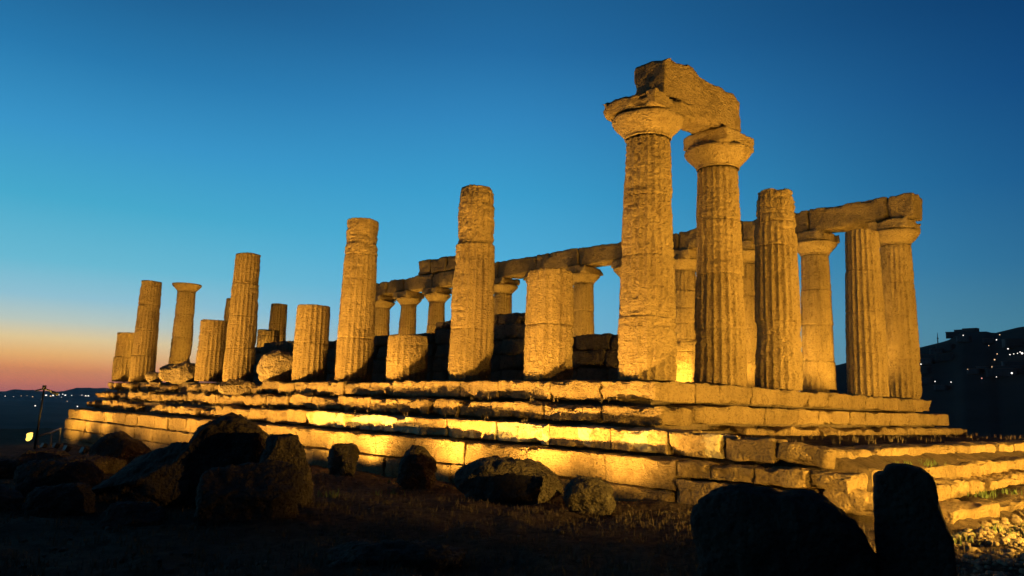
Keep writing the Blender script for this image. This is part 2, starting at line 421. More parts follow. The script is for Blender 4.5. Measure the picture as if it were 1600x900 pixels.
def capital(parent, z, seed, ero=.3, side=1.42, abacus=True, nth=72):
    prof = [(.0, R1+.0), (.025, R1+.025), (.05, R1+.012), (.09, R1+.035), (.18, R1+.12), (.28, R1+.22), (.37, R1+.295), (.44, R1+.33), (.49, R1+.325), (.50, R1+.2), (.50, .2)]
    zs = np.array([p[0] for p in prof]); rr = np.array([p[1] for p in prof])
    tt = np.linspace(0, 1, 40); s0 = np.linspace(0, 1, len(zs)); zz = np.interp(tt, s0, zs); rz = np.interp(tt, s0, rr)
    th = np.linspace(0, 2*math.pi, nth, endpoint=False); T, Zz = np.meshgrid(th, zz); Rz = np.repeat(rz[:, None], nth, 1)
    C = np.stack([np.cos(T)*Rz, np.sin(T)*Rz, Zz], -1).reshape(-1, 3)+seed*3.3
    r = Rz.ravel()*(1-.03*ero*fbm(C, 2.2, 3, seed)-.16*ero*np.maximum(0, fbm(C, 1.3, 3, seed+1)-.15))+fbm(C, 7, 3, seed+2)*.012
    V = np.stack([r*np.cos(T.ravel()), r*np.sin(T.ravel()), z+Zz.ravel()], 1)
    i, j = np.meshgrid(np.arange(39), np.arange(nth), indexing='ij'); j2 = (j+1) % nth
    Q = np.stack([i*nth+j, i*nth+j2, (i+1)*nth+j2, (i+1)*nth+j], -1).reshape(-1, 4)
    o = link('capital', new_mesh('capital', V, Q, M_COL), parent)
    if abacus:
        P, Fc = block_geo((side, side, .40), seed+5, .9+2.2*ero, .05, .03)
        link('abacus', new_mesh('abacus', P, Fc, M_COL), o, (0, 0, z+.502+.20))
    return o
_seed = [100]
def column(label, x, y, top=HS, cap=None, ero=.5, near=1.0, lean=(0, 0), cap_side=1.42, top_rough=.02, dome=0.0, base_wear=.03, z=0.0, cuts=None, slope=(0, 0), group='standing columns of the temple', eros=None):
    _seed[0] += 13; sd = _seed[0]
    c = thing('column', label, 'column', (x, y, z), 0, group); c.rotation_euler = (lean[0], lean[1], (sd*.37) % 6.28)
    cuts = cuts or [v for v in (1.4, 2.8, 4.2) if v < top-.25]
    zz = [0]+list(cuts)+[top]
    for k in range(len(zz)-1):
        last = k == len(zz)-2
        e = (eros[k] if eros else ero*(1+.25*math.sin(sd+k*2.1)))
        drum(zz[k]+(.0 if k == 0 else .004), zz[k+1], c, sd+k*3, e, nth=120 if near > .7 else 80, dz=.028 if near > .7 else .05,
             top_rough=top_rough if last and cap is None else 0, base_wear=base_wear if k == 0 else 0, dome=dome if last else 0, slope=slope if last else (0, 0))
    if cap is not None: 
        capital(c, top+.002, sd+50, cap, cap_side, abacus=cap_side > 0, nth=96 if near > .7 else 64)
    c.rotation_euler[2] = 0 if cap is not None and cap_side > 0 else c.rotation_euler[2]
    return c
DY, DX, XN = 3.06, 3.042, 15.21
# the east front
column('tall corner column nearest the camera, capital carrying the sloping broken block', 0, 0, HS, .55, .62, 1, base_wear=.06, cap_side=1.56, eros=[.95, .75, .42, .45])
column('tall column right of the corner column, smooth patched capital under the broken block', DX, 0, HS, .18, .5, 1, cap_side=1.36, eros=[.8, .5, .4, .5])
column('ragged column without capital, its rough broken top eaten away, right of the block bearers', 2*DX, 0, 5.62, None, .8, 1, top_rough=.12, eros=[.7, .4, .9, 1.0], cuts=[1.9, 4.05, 4.75], dome=.015)
column('fluted column without capital before the right end of the long architrave', 4*DX, 0, HS, None, .35, .9)
column('right end column with capital holding the last architrave block', 5*DX, 0, HS, .5, .35, .9, base_wear=.09)
# the south side, going away to the left
column('thick half height column stump left of the tall corner column', 0, DY, 2.82, None, .55, 1, top_rough=.015, base_wear=.07, dome=.03)
column('tall pitted column with rounded top, the tallest one left of the corner column', 0, 2*DY, 5.62, None, .75, 1, top_rough=.03, dome=.07, cuts=[1.45, 3.9], eros=[.5, .65, .85], base_wear=.05)
column('lowest column stump, a single fluted drum', 0, 3*DY, 1.42, None, .55, 1, top_rough=.03, dome=.03, base_wear=.06)
column('tall column with a cracked joint below its rough top drum', 0, 4*DY, 5.6, None, .5, 1, cuts=[1.45, 4.35], eros=[.35, .5, .95], base_wear=.05)
column('half height fluted stump left of the tall cracked column', 0, 5*DY, 2.8, None, .35, .9, base_wear=.06)
column('leaning looking tall column with slanted top beside the tan boulder', 0, 7*DY, 5.52, None, .6, .9, slope=(-.05, 0), base_wear=.05)
column('half height stump just left of the tall column beside the tan boulder', 0, 8*DY, 2.8, None, .45, .8)
column('tall column near the far left corner, between a stump and a capped column', 0, 11*DY, 5.52, None, .55, .6)
column('leftmost stump at the far corner of the temple', 0, 12*DY, 2.8, None, .4, .6)
# the north side under the long architrave
NL = {1: ('tall column with chipped capital second from the right end of the architrave', .55),
      2: ('architrave column squeezed between the two ragged front columns', .4),
      3: ('banded worn architrave column in the gap right of the corner column', .3),
      4: ('architrave column mostly hidden behind the tall corner column', .3),
      5: ('architrave column with wide capital just right of the thick stump', .35),
      6: ('architrave column hidden behind the thick half height stump', .3),
      7: ('architrave column with split layered capital right of the tall pitted column', .75),
      8: ('architrave column hidden behind the tall pitted column', .3),
      9: ('architrave column with chipped capital left of the tall pitted column', .5),
      10: ('architrave column with clean square capital and broad flare', .12),
      11: ('leftmost architrave column, half hidden by the cracked column', .12),
      12: ('far corner column of the north row behind the cracked column', .2)}
for k, (lb, ce) in NL.items():
    column(lb, XN, k*DY, HS if k < 12 else 4.2, ce if k < 12 else None, .95 if k == 3 else .4, .5, cuts=[1.5, 2.5, 3.2, 3.9, 4.7] if k == 3 else None, cap_side=1.5 if k == 10 else 1.42)
# the far west front
column('slender capped column standing alone near the left end', DX, 12*DY, 5.55, .35, .7, .5, cap_side=0, base_wear=.0)
column('thin column sliver seen behind the tall column beside the tan boulder', 2*DX, 12*DY, 5.5, None, .4, .5)
column('distant broken column rising behind the dark wall left of the stumps', 3*DX, 12*DY, 5.5, None, .4, .5)
column('small dark drum stump on the wall, before the distant broken column', 5.4, 30.2, 3.12, None, .4, .5)
# inside
column('brightly lit stump glowing in the gap right of the corner column', 8.95, 5.1, 1.75, None, .8, .7, top_rough=.05)

# ------------------------------------------------------------------ entablature
def arch_block(label, lo, hi, seed, wear=1.2, group='architrave blocks on the north row', name='architrave_block', deform=None, cell=.07, rot=(0, 0, 0), rnd=.035):
    lo = np.array(lo, float); hi = np.array(hi, float)
    V, Fc = block_geo(hi-lo, seed, wear, cell, rnd, None, deform)
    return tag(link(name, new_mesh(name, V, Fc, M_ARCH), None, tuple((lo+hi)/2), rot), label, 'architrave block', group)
def broken_top(P):
    # the left end is broken off obliquely, the top slopes down to the right
    P = P.copy(); u = P[:, 0]; t = np.interp(u, [-1.75, -1.45, -1.1, -.4, .1, .6, 1.3, 1.65, 1.75], [.92, 1.02, 1.05, 1.0, .97, .93, .93, .86, .72])
    up = P[:, 2]+.525
    P[:, 2] = -.525+up*t
    P[:, 2] += np.where(up > .9, fbm(P, 3.0, 3, 71)*.05, 0)
    P[:, 0] -= np.where(u < -.8, np.clip(up-.55, -.3, .5)*-.12, 0)
    return P
arch_block('big broken block with sloping top across the two tallest front columns', (-.02, -.50, 6.512), (3.36, .46, 7.62), 901, 1.5, None, 'architrave_block', broken_top, .045)
NW = ['architrave block at the right end over the last column', 'long architrave block sagging between the two right end columns', 'architrave block seen right of the ragged column top',
      'architrave block in the slit between the ragged front columns', 'architrave block seen through the gap beside the corner column', 'architrave block left of the tall corner column',
      'architrave block right above the thick stump', 'architrave block above the thick stump, on its left half', 'architrave block just right of the tall pitted column',
      'architrave block hidden behind the tall pitted column', 'architrave block under the raised upper course', 'architrave block under the left end of the raised course', 'leftmost low architrave block by the cracked column']
edges = [-.88, .05, 3.06, 6.0, 9.2, 12.2, 15.3, 18.3, 21.4, 24.5, 27.5, 30.6, 32.6, 34.3]
tops = [7.44, 7.42, 7.40, 7.44, 7.40, 7.44, 7.46, 7.42, 7.46, 7.44, 7.42, 7.40, 7.36]
for k in range(13):
    def sag(P, k=k):
        P = P.copy(); P[:, 2] += np.where(P[:, 2] > .2, fbm(P+k*5, .9, 3, 300+k)*.05, 0); return P
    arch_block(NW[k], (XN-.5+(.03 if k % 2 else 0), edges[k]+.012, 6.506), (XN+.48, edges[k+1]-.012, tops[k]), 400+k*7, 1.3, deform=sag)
for k, (a, b_, t, lb) in enumerate([(23.9, 26.2, 8.34, 'upper course block half hidden by the tall pitted column'), (26.25, 27.8, 8.36, 'upper course block in the middle of the raised part'),
                                (27.85, 29.1, 8.38, 'upper course block at the free left end of the raised part')]):
    arch_block(lb, (XN-.46, a, 7.47), (XN+.44, b_, t), 520+k*9, 1.3, 'frieze blocks on the architrave', 'frieze_block')

# ------------------------------------------------------------------ platform, foundation wall, stairs
rgb = random.Random(5)
def course(parent, axis, lo, hi, face, depth, z0, z1, seed, lens=(1.0, 1.5), wear=1.0, ruin=None, mats=None, cell=.05, jog=.014, hj=.02, slope=0.0, cuts=None):
    """one course: blocks laid end to end. axis 'y' = along the south side (outer face at x=face, looking to -x); 'x' = along the east front (face at y=face)"""
    rg = random.Random(seed); crs = link('step_course', None, parent)
    edges_ = list(cuts) if cuts else [lo]
    if not cuts:
        while edges_[-1] < hi-.01:
            nx_ = edges_[-1]+rg.uniform(*lens)
            if hi-nx_ < lens[0]*.6: nx_ = hi
            edges_.append(min(nx_, hi))
    for k in range(len(edges_)-1):
        a, b_ = edges_[k], edges_[k+1]; mid_ = (a+b_)/2
        w = wear; dz = rg.uniform(-hj, hj*.3); df = rg.uniform(-jog, jog)
        if ruin:
            v = ruin(mid_, rg)
            if v is None: continue
            w, dz2, df2 = v; dz += dz2; df += df2
        zt = z1+dz+slope*mid_; zb = z0+slope*mid_
        ga = rg.uniform(.005, .014)
        if axis == 'y': l_, h_ = (face+df, a+ga, zb), (face+depth, b_-ga, zt)
        else: l_, h_ = (a+ga, face+df, zb), (b_-ga, face+depth, zt)
        def dfm(P, s=seed*31+k):
            P = P.copy(); hz = (zt-zb)/2
            P[:, 2] += np.where(P[:, 2] > hz*.4, (fbm(P+s, 1.6, 3, s)*.03-.02)*w, 0)
            f = 0 if axis == 'y' else 1
            lw = P[:, 2] < -hz*.3; P[:, f] += np.where(lw & (P[:, f] < 0), np.maximum(0, fbm(P+s*2, 1.3, 3, s+3))*.10*w, 0)
            return P
        mt = mats(mid_) if mats else M_BLK
        block('stone_block', l_, h_, mt, crs, seed*17+k, w, cell, rnd=.016, rot=(rg.uniform(-.008, .008), rg.uniform(-.008, .008), rg.uniform(-.006, .006)), deform=dfm)
    return crs
plat = thing('temple_platform', 'stepped stone platform of worn blocks carrying all the columns', 'temple platform')
def ruinS(mid_, rg):
    if mid_ > 17:
        t = rg.random()
        if t < .10: return None
        return (1.8, rg.uniform(-.14, .02), rg.uniform(-.05, .12))
    if mid_ > 9.5: return (1.25, rg.uniform(-.05, .02), rg.uniform(-.02, .05))
    return (1.0, 0, 0)
def ruin2(mid_, rg):
    if mid_ > 20:
        if rg.random() < .14: return None
        return (1.9, rg.uniform(-.16, .02), rg.uniform(-.05, .14))
    return (1.4, rg.uniform(-.06, .02), rg.uniform(-.03, .07))
course(plat, 'y', -.8, 36.8, -.80, 1.5, -.46, .0, 11, (1.15, 1.9), ruin=ruinS)
course(plat, 'y', -1.2, 37.4, -1.20, 1.2, -.93, -.50, 12, (1.2, 2.0), ruin=ruin2)
course(plat, 'y', -1.7, 37.9, -1.64, 1.2, -1.46, -1.0, 13, (1.2, 2.0), ruin=lambda m_, rg: (ruinS(m_, rg) if m_ > 12 else (.75, 0, 0)), mats=lambda m_: M_PATCH if m_ < 11.5 else M_BLK)
course(plat, 'x', .72, 15.7, -.80, 1.5, -.44, .0, 14, (.9, 1.7), .8, slope=0)
course(plat, 'x', .05, 16.15, -1.20, 1.2, -.90, -.50, 15, (1.0, 2.0), .75)
course(plat, 'x', 1.4, 16.7, -1.62, 1.0, -1.36, -.96, 16, (1.4, 2.6), 1.5)
core_V = []; core_F = []
def cbox(lo, hi):
    n0 = len(core_V)
    for zz in (lo[2], hi[2]):
        for (a, b_) in ((lo[0], lo[1]), (hi[0], lo[1]), (hi[0], hi[1]), (lo[0], hi[1])): core_V.append((a, b_, zz))
    core_F.extend([[n0+q for q in f] for f in ((3, 2, 1, 0), (4, 5, 6, 7), (0, 1, 5, 4), (1, 2, 6, 5), (2, 3, 7, 6), (3, 0, 4, 7))])
cbox((-.35, -.35, -.9), (15.4, 36.5, -.045)); cbox((-.8, -.8, -1.4), (15.9, 37.0, -.56)); cbox((-1.2, -1.25, -4.2), (16.2, 37.5, -1.05)); cbox((-1.75, -1.9, -4.25), (16.3, 38.3, -1.53))
link('rubble_core', new_mesh('rubble_core', core_V, core_F, M_WALL, False), plat)

wallt = thing('foundation_wall', 'brightly lit foundation wall of big smooth blocks behind the boulders', 'foundation wall')
course(wallt, 'y', -2.2, 39.0, -2.10, 1.0, -2.05, -1.50, 21, (1.5, 2.5), .8, slope=-.0022, jog=.008, hj=.012)
course(wallt, 'y', -2.2, 38.9, -2.22, 1.0, -2.62, -2.06, 22, (1.7, 2.8), .7, slope=-.0022, jog=.008, hj=.006)
course(wallt, 'y', 4.0, 38.9, -2.22, 1.0, -3.15, -2.63, 23, (2.0, 3.2), .7, slope=-.0022, jog=.008, hj=.006)
course(wallt, 'y', 17, 38.9, -2.22, 1.0, -3.8, -3.16, 24, (2.4, 3.4), .7, slope=-.0022, jog=.008, hj=.006)

st = thing('entrance_stairs', 'broad low stone stairs with weeds leading up to the front columns', 'stairs')
course(st, 'y', 0, 0, -1.66, .9, -1.46, -1.02, 31, wear=.9, cuts=[-2.82, -1.74], mats=lambda m_: M_PATCH)
cs = course(st, 'y', 0, 0, -1.60, .8, -1.45, -1.04, 32, wear=1.2, cuts=[-3.84, -2.9])
block('stone_block', (-1.72, -4.82, -1.46), (-.95, -3.93, -1.14), M_BLK, cs, 3301, 1.4, .05, (.10, .03, .02), .05)
course(st, 'y', 0, 0, -2.12, 1.0, -1.80, -1.50, 34, wear=1.2, cuts=[-5.3, -4.62, -3.72, -2.9, -2.22])
course(st, 'y', 0, 0, -2.2, 1.0, -2.4, -1.81, 35, wear=1.0, cuts=[-4.6, -3.5, -2.22])
def stair(face0, face1, x0, x1, z0, z1, seed, lens, wear=1.1):
    rg = random.Random(seed); crs = link('step_course', None, st); x = x0; k = 0
    ang = math.atan2(face1-face0, x1-x0)
    while x < x1-.2:
        ln = min(rg.uniform(*lens), x1-x); f = face0+(face1-face0)*(x+ln/2-x0)/(x1-x0)
        lo = (x+.008, f+rg.uniform(-.02, .02), z0); hi = (x+ln-.008, f+.85, z1+rg.uniform(-.03, .01))
        block('stone_block', lo, hi, M_BLK, crs, seed*13+k, wear, .05, (0, rg.uniform(-.012, .012), ang+rg.uniform(-.01, .01))); x += ln; k += 1
stair(-4.82, -5.0, -.95, 16.5, -1.46, -1.19, 41, (.9, 1.8))
stair(-5.32, -6.0, -1.2, 15.5, -1.76, -1.47, 42, (1.0, 2.2))
stair(-5.72, -6.3, -2.0, 14.5, -2.1, -1.74, 43, (.7, 1.4), 1.7)
stair(-6.5, -6.75, -1.35, 5.0, -2.45, -1.97, 44, (1.6, 2.6), 1.0)
# packed earth behind the stair blocks
gx, gy = np.meshgrid(np.linspace(-1.45, 16.4, 120), np.linspace(-5.3, -1.3, 40))
gzz = np.interp(gy, [-5.3, -4.6, -1.6], [-1.5, -1.24, -1.12])+fbm(np.stack([gx.ravel(), gy.ravel(), gx.ravel()*0], 1), 2.5, 4, 3).reshape(gx.shape)*.035-.006*np.maximum(gx, 0)
V = np.stack([gx.ravel(), gy.ravel(), gzz.ravel()], 1); V2 = V.copy(); V2[:, 2] = -2.6
nx_ = 120; ny_ = 40; i, j = np.meshgrid(np.arange(ny_-1), np.arange(nx_-1), indexing='ij')
Q = np.stack([i*nx_+j, i*nx_+j+1, (i+1)*nx_+j+1, (i+1)*nx_+j], -1).reshape(-1, 4); nV = len(V)
bd = [(0*nx_+a, 0*nx_+a+1) for a in range(nx_-1)]+[(b_*nx_+nx_-1, (b_+1)*nx_+nx_-1) for b_ in range(ny_-1)]+[((ny_-1)*nx_+a+1, (ny_-1)*nx_+a) for a in range(nx_-1)]+[((b_+1)*nx_, b_*nx_) for b_ in range(ny_-1)]
Qs = np.array([(b1, a1, a1+nV, b1+nV) for a1, b1 in bd])
link('earth_fill', new_mesh('earth_fill', np.concatenate([V, V2]), np.concatenate([Q, Qs, Q[:, ::-1]+nV]), M_GROUND), st)

# ------------------------------------------------------------------ cella walls
def cella(label, y0, y1, tops, x0=2.65, x1=3.25, seed=0, group='remains of the inner walls'):
    w = thing('ruined_wall', label, 'wall', (x0, y0, 0), 0, group); rg = random.Random(seed)
    top = max(t for t in tops); z = -.04; k = 0
    while z < top-.05:
        h = rg.choice([.48, .52, .5]); y = y0; crs = []
        q = 0; V = []; Fc = []; base = 0
        while y < y1-.05:
            ln = min(rg.uniform(1.0, 1.7), y1-y); u = (y+ln/2-y0)/(y1-y0); tz = np.interp(u, np.linspace(0, 1, len(tops)), tops)
            if z+h*.35 < tz:
                zt = min(z+h, tz); P, F2 = block_geo((x1-x0, ln-.012, zt-z-.006), seed+k*31+q, 1.5, .08, .03)
                V.append(P+np.array([(x1-x0)/2, y+ln/2-y0, (z+zt)/2])); Fc.append(F2+base); base += len(P)
            y += ln; q += 1
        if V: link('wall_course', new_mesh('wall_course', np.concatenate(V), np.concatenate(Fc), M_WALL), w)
        z += h; k += 1
    return w
cella('low dark inner wall right of the thick stump', 2.2, 5.3, [1.4, 1.45, 1.42], seed=61)
cella('higher dark wall piece between the tall pitted column and the thick stump', 6.6, 11.3, [2.25, 2.33, 2.3, 2.2], seed=62)
cella('long dark inner wall behind the lowest stump and the cracked column', 11.4, 20.5, [1.86, 1.86, 1.9, 1.86, 1.8], seed=63)
cella('dark inner wall end rising behind the half height fluted stump', 20.6, 27.0, [2.05, 2.15, 2.0, 1.85, 1.6], seed=64)
cella('far inner wall facing the architrave columns', 6.0, 30.0, [1.2, 1.3, 1.2, 1.25], 11.8, 12.4, seed=65)

# ------------------------------------------------------------------ boulders and fallen stones
rock('boulder', 'big tan boulder lying among the columns beside the tall one with slanted top', 'boulder', -.05, 17.6, (1.75, 1.3, 1.22), 13, M_ROCKT, z=0, sink=.06, boxy=2.5, cuts=5, skew=.12)
rock('fallen_block', 'tan fallen block between the capped column and the far left column', 'fallen block', -.1, 27.3, (2.2, 1.4, .98), 22, M_ROCKT, z=0, sink=.08, boxy=4)
rock('fallen_block', 'small broken stone at the foot of the far left tall column', 'fallen block', -.35, 30.6, (1.1, .8, .5), 23, M_ROCKT, z=0, sink=.05)
rock('fallen_block', 'flat stone slipped onto the upper step below the tan boulder', 'fallen block', -1.05, 19.0, (1.5, .9, .62), 24, M_ROCKT, z=-.55, sink=.04, boxy=3)
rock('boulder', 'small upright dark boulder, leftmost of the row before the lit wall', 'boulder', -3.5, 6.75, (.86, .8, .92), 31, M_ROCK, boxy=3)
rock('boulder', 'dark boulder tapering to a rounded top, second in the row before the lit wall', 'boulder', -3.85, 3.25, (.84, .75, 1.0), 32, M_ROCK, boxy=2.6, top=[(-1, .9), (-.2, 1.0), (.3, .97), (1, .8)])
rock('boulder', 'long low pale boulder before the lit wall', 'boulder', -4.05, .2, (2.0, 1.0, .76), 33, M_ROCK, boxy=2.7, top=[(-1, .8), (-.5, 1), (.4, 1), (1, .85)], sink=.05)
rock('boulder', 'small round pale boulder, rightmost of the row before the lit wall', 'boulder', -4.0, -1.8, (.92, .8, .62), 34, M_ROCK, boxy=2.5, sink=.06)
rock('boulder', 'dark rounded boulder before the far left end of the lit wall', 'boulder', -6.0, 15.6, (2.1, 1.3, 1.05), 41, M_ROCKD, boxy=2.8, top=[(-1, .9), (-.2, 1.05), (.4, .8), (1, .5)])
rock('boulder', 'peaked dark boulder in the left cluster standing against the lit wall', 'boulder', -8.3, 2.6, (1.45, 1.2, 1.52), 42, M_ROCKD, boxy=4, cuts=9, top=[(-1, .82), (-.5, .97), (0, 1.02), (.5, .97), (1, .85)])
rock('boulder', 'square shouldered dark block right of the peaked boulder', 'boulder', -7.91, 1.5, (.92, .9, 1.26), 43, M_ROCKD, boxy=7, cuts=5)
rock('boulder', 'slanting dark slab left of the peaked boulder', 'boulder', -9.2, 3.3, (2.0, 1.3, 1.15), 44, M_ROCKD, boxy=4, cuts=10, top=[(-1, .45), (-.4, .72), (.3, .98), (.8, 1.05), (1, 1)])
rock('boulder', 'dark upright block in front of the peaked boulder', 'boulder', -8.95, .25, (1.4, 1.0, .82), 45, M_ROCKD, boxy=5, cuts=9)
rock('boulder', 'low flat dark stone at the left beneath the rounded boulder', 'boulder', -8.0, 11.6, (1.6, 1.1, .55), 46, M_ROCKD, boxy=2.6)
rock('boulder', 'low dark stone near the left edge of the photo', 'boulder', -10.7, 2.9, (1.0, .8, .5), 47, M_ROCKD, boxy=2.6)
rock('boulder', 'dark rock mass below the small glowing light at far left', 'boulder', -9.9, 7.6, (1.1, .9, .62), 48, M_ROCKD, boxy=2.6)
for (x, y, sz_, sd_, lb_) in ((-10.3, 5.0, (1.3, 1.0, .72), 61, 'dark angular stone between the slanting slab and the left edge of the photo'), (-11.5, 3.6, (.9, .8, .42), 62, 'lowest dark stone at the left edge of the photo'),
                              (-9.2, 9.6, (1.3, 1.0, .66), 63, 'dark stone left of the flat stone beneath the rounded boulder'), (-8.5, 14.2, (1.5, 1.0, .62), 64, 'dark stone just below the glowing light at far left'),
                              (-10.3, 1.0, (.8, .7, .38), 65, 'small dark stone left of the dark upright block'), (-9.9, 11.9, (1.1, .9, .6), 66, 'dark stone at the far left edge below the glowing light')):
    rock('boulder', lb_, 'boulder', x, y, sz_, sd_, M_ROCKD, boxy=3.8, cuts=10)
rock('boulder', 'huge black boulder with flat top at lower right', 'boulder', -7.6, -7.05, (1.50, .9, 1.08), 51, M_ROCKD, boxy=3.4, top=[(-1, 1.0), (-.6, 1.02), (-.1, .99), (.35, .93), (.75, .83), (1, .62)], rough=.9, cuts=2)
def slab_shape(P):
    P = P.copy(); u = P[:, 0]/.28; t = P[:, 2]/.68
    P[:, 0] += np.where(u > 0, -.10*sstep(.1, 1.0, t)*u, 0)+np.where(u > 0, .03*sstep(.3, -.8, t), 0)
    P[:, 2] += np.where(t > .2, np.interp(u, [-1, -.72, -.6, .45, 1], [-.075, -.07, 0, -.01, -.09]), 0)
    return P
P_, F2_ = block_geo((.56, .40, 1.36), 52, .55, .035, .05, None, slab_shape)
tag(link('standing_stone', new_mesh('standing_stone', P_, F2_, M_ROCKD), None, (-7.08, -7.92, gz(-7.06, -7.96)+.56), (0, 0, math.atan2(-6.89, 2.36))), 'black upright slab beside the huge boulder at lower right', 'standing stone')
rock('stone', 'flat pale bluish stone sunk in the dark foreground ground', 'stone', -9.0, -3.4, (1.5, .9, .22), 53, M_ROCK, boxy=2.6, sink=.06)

# ------------------------------------------------------------------ floodlights
def lamp(label, x, y, z, target, power, size=120, fixture=True, group=None, col=(1.0, .565, .085), blend=.7, radius=.09):
    p = Vector((x, y, z)); t = Vector(target); d = (t-p).normalized(); q = d.to_track_quat('-Z', 'Y')
    root = thing('floodlight', label, 'floodlight', (x, y, z), 0, group)
    if fixture:
        e = q.to_euler()
        P, Fc = block_geo((.26, .20, .12), int(x*7+y*3) % 97+700, .1, .03, .02)
        link('housing', new_mesh('housing', P, Fc, M_METAL), root, tuple(-d*.10), e)
        P, Fc = block_geo((.22, .16, .012), 711, .02, .03, .004)
        link('glass', new_mesh('glass', P, Fc, M_GLOW), root, tuple(-d*.028), e)
        hv_ = []; hf_ = []
        for (cx, cy, wx, wy) in ((-.128, 0, .012, .21), (.128, 0, .012, .21), (0, -.099, .268, .012), (0, .099, .268, .012)):
            b0, f0 = cube_grid(1, 1, 1); hf_.append(f0+8*len(hv_)); hv_.append(b0*np.array([wx/2, wy/2, .075])+np.array([cx, cy, -.02]))
        link('hood', new_mesh('hood', np.concatenate(hv_), np.concatenate(hf_), M_METAL, False), root, tuple(-d*.02), e)
        P, Fc = block_geo((.05, .05, .22), 712, .1, .03, .01)
        link('bracket', new_mesh('bracket', P, Fc, M_METAL), root, (-d.x*.12, -d.y*.12, -.14))
    ld = bpy.data.lights.new('flood', 'SPOT'); ld.energy = power; ld.color = col; ld.spot_size = rad(size); ld.spot_blend = blend; ld.shadow_soft_size = radius*.7
    lo = bpy.data.objects.new('lamp_light', ld); COL.objects.link(lo); lo.parent = root; lo.rotation_euler = q.to_euler(); lo.location = tuple(d*.085)
    return root
GS = 'floodlights along the foot of the long wall'
for (x, y, p) in ((-3.3, -1.1, 1100), (-3.4, 1.0, 2000), (-3.35, 3.9, 1750), (-3.15, 7.5, 1500), (-3.35, 9.4, 1250), (-4.4, 11.6, 2500), (-4.8, 14.4, 2900),
                  (-4.9, 17.6, 2900), (-4.9, 20.8, 2700), (-4.9, 24.2, 2700), (-4.7, 27.6, 2700), (-4.3, 31.2, 2500), (-4.1, 34.4, 2100)):
    lamp('small ground floodlight shining up from the foot of the lit wall', x, y, gz(x, y)+.16, (x+2.1, y+.4, 2.7 if y < 12 else 1.9), p*(1.0 if y < 12 else .92), 146 if y < 26 else 128, group=GS, blend=.92, col=(1.0, .545, .095))
for (x, y, t, p) in ((-2.4, -10.8, (.6, 0, 3.4), 6200), (4.2, -12.2, (4.6, 0, 2.4), 8800), (10.8, -12.2, (10.6, 0, 2.4), 9000)):
    lamp('ground floodlight on a short post, aimed at the front columns from beyond the stairs', x, y, -1.3, t, p, 110, group='floodlights before the front columns')
lamp('ground floodlight hidden behind the black upright slab, aimed at the stair corner', -6.0, -7.55, gz(-6.0, -7.55)+.2, (-.9, -2.5, 1.1), 1700, 84)
lamp('low floodlight raking across the gravel at the lower right', .3, -7.75, gz(.3, -7.75)+.28, (-4.2, -7.5, -2.3), 420, 100)

for k in range(11):
    y = 1.5+3.06*k
    lamp('small floodlight on the floor behind the inner wall, aimed at the architrave columns', 13.0, y, .12, (15.0, y+.3, 4.0), 850, 140, group='floodlights of the architrave columns')
lamp('floodlight hidden behind the corner column beside the glowing stump', 7.9, 4.3, .15, (8.9, 5.1, .9), 420, 100)
lamp('floodlight on the floor at the foot of the distant broken column', 7.6, 33.4, .15, (9.0, 36.7, 3.2), 600, 130)
lamp('floodlight at the far left front between the distant columns', 1.2, 33.0, .15, (3.5, 36.7, 3.5), 1100, 130)
lamp('floodlight on the floor between the inner wall and the distant columns', 3.9, 28.6, .15, (6.2, 33.0, 3.2), 900, 130)

# ------------------------------------------------------------------ the light at far left, pole and rail
fl = lamp('glowing yellow floodlight low at the far left edge', -4.4, 36.5, gz(-4.4, 36.5)+.45, (-1.5, 37, .5), 1100, 130)
P, Fc = block_geo((.30, .22, .46), 721, 1.2, .04, .12)
link('lit_reflector', new_mesh('lit_reflector', P, Fc, emit('yellow_glow', (1.0, .60, .10), 2.2)), fl, (-.05, -.35, .05), (0, 0, FACE))
def tube(name, pts, r, mat_, parent=None, n=10, loc=(0, 0, 0)):
    V = []; Fc = []; pts = [Vector(p) for p in pts]; rs_ = r if isinstance(r, (list, tuple)) else [r]*len(pts)
    for k, p in enumerate(pts):
        d = (pts[min(k+1, len(pts)-1)]-pts[max(k-1, 0)]).normalized(); a = d.orthogonal().normalized(); b_ = d.cross(a)
        for q in range(n):
            t = 2*math.pi*q/n; V.append(tuple(p+(a*math.cos(t)+b_*math.sin(t))*rs_[k]))
    for k in range(len(pts)-1):
        for q in range(n): Fc.append([k*n+q, k*n+(q+1) % n, (k+1)*n+(q+1) % n, (k+1)*n+q])
    Fc.append(list(range(n))[::-1]); Fc.append([(len(pts)-1)*n+q for q in range(n)])
    return link(name, new_mesh(name, V, Fc, mat_), parent, loc)
px, py = -4.98, 32.2; pz = gz(px, py)
pole = thing('lamp_pole', 'thin dark pole with a short crossarm at the far left against the sunset', 'lamp pole', (px, py, pz))
tube('pole', [(0, 0, -.2), (.05, 0, 1.3), (.10, 0, 2.9)], [.06, .05, .045], M_METAL, pole)
tube('crossarm', [(-.22, .18, 2.77), (.1, 0, 2.88), (.5, -.3, 2.72)], .04, M_METAL, pole)
P, Fc = block_geo((.30, .16, .12), 731, .1, .04, .03); link('lamp_head', new_mesh('lamp_head', P, Fc, M_METAL), pole, (.52, -.32, 2.69), (0, .3, FACE))
P, Fc = block_geo((.14, .14, .16), 732, .1, .04, .03); link('sensor', new_mesh('sensor', P, Fc, M_METAL), pole, (.10, 0, 2.97), (0, 0, .4))
rl = thing('railing', 'pale low rail running from the pole to the wall end at far left', 'railing', (px, py, pz))
tube('rail', [(0.1, 0, .62), (1.0, 1.5, .74), (1.9, 3.6, .86)], .035, M_WHITE, rl)
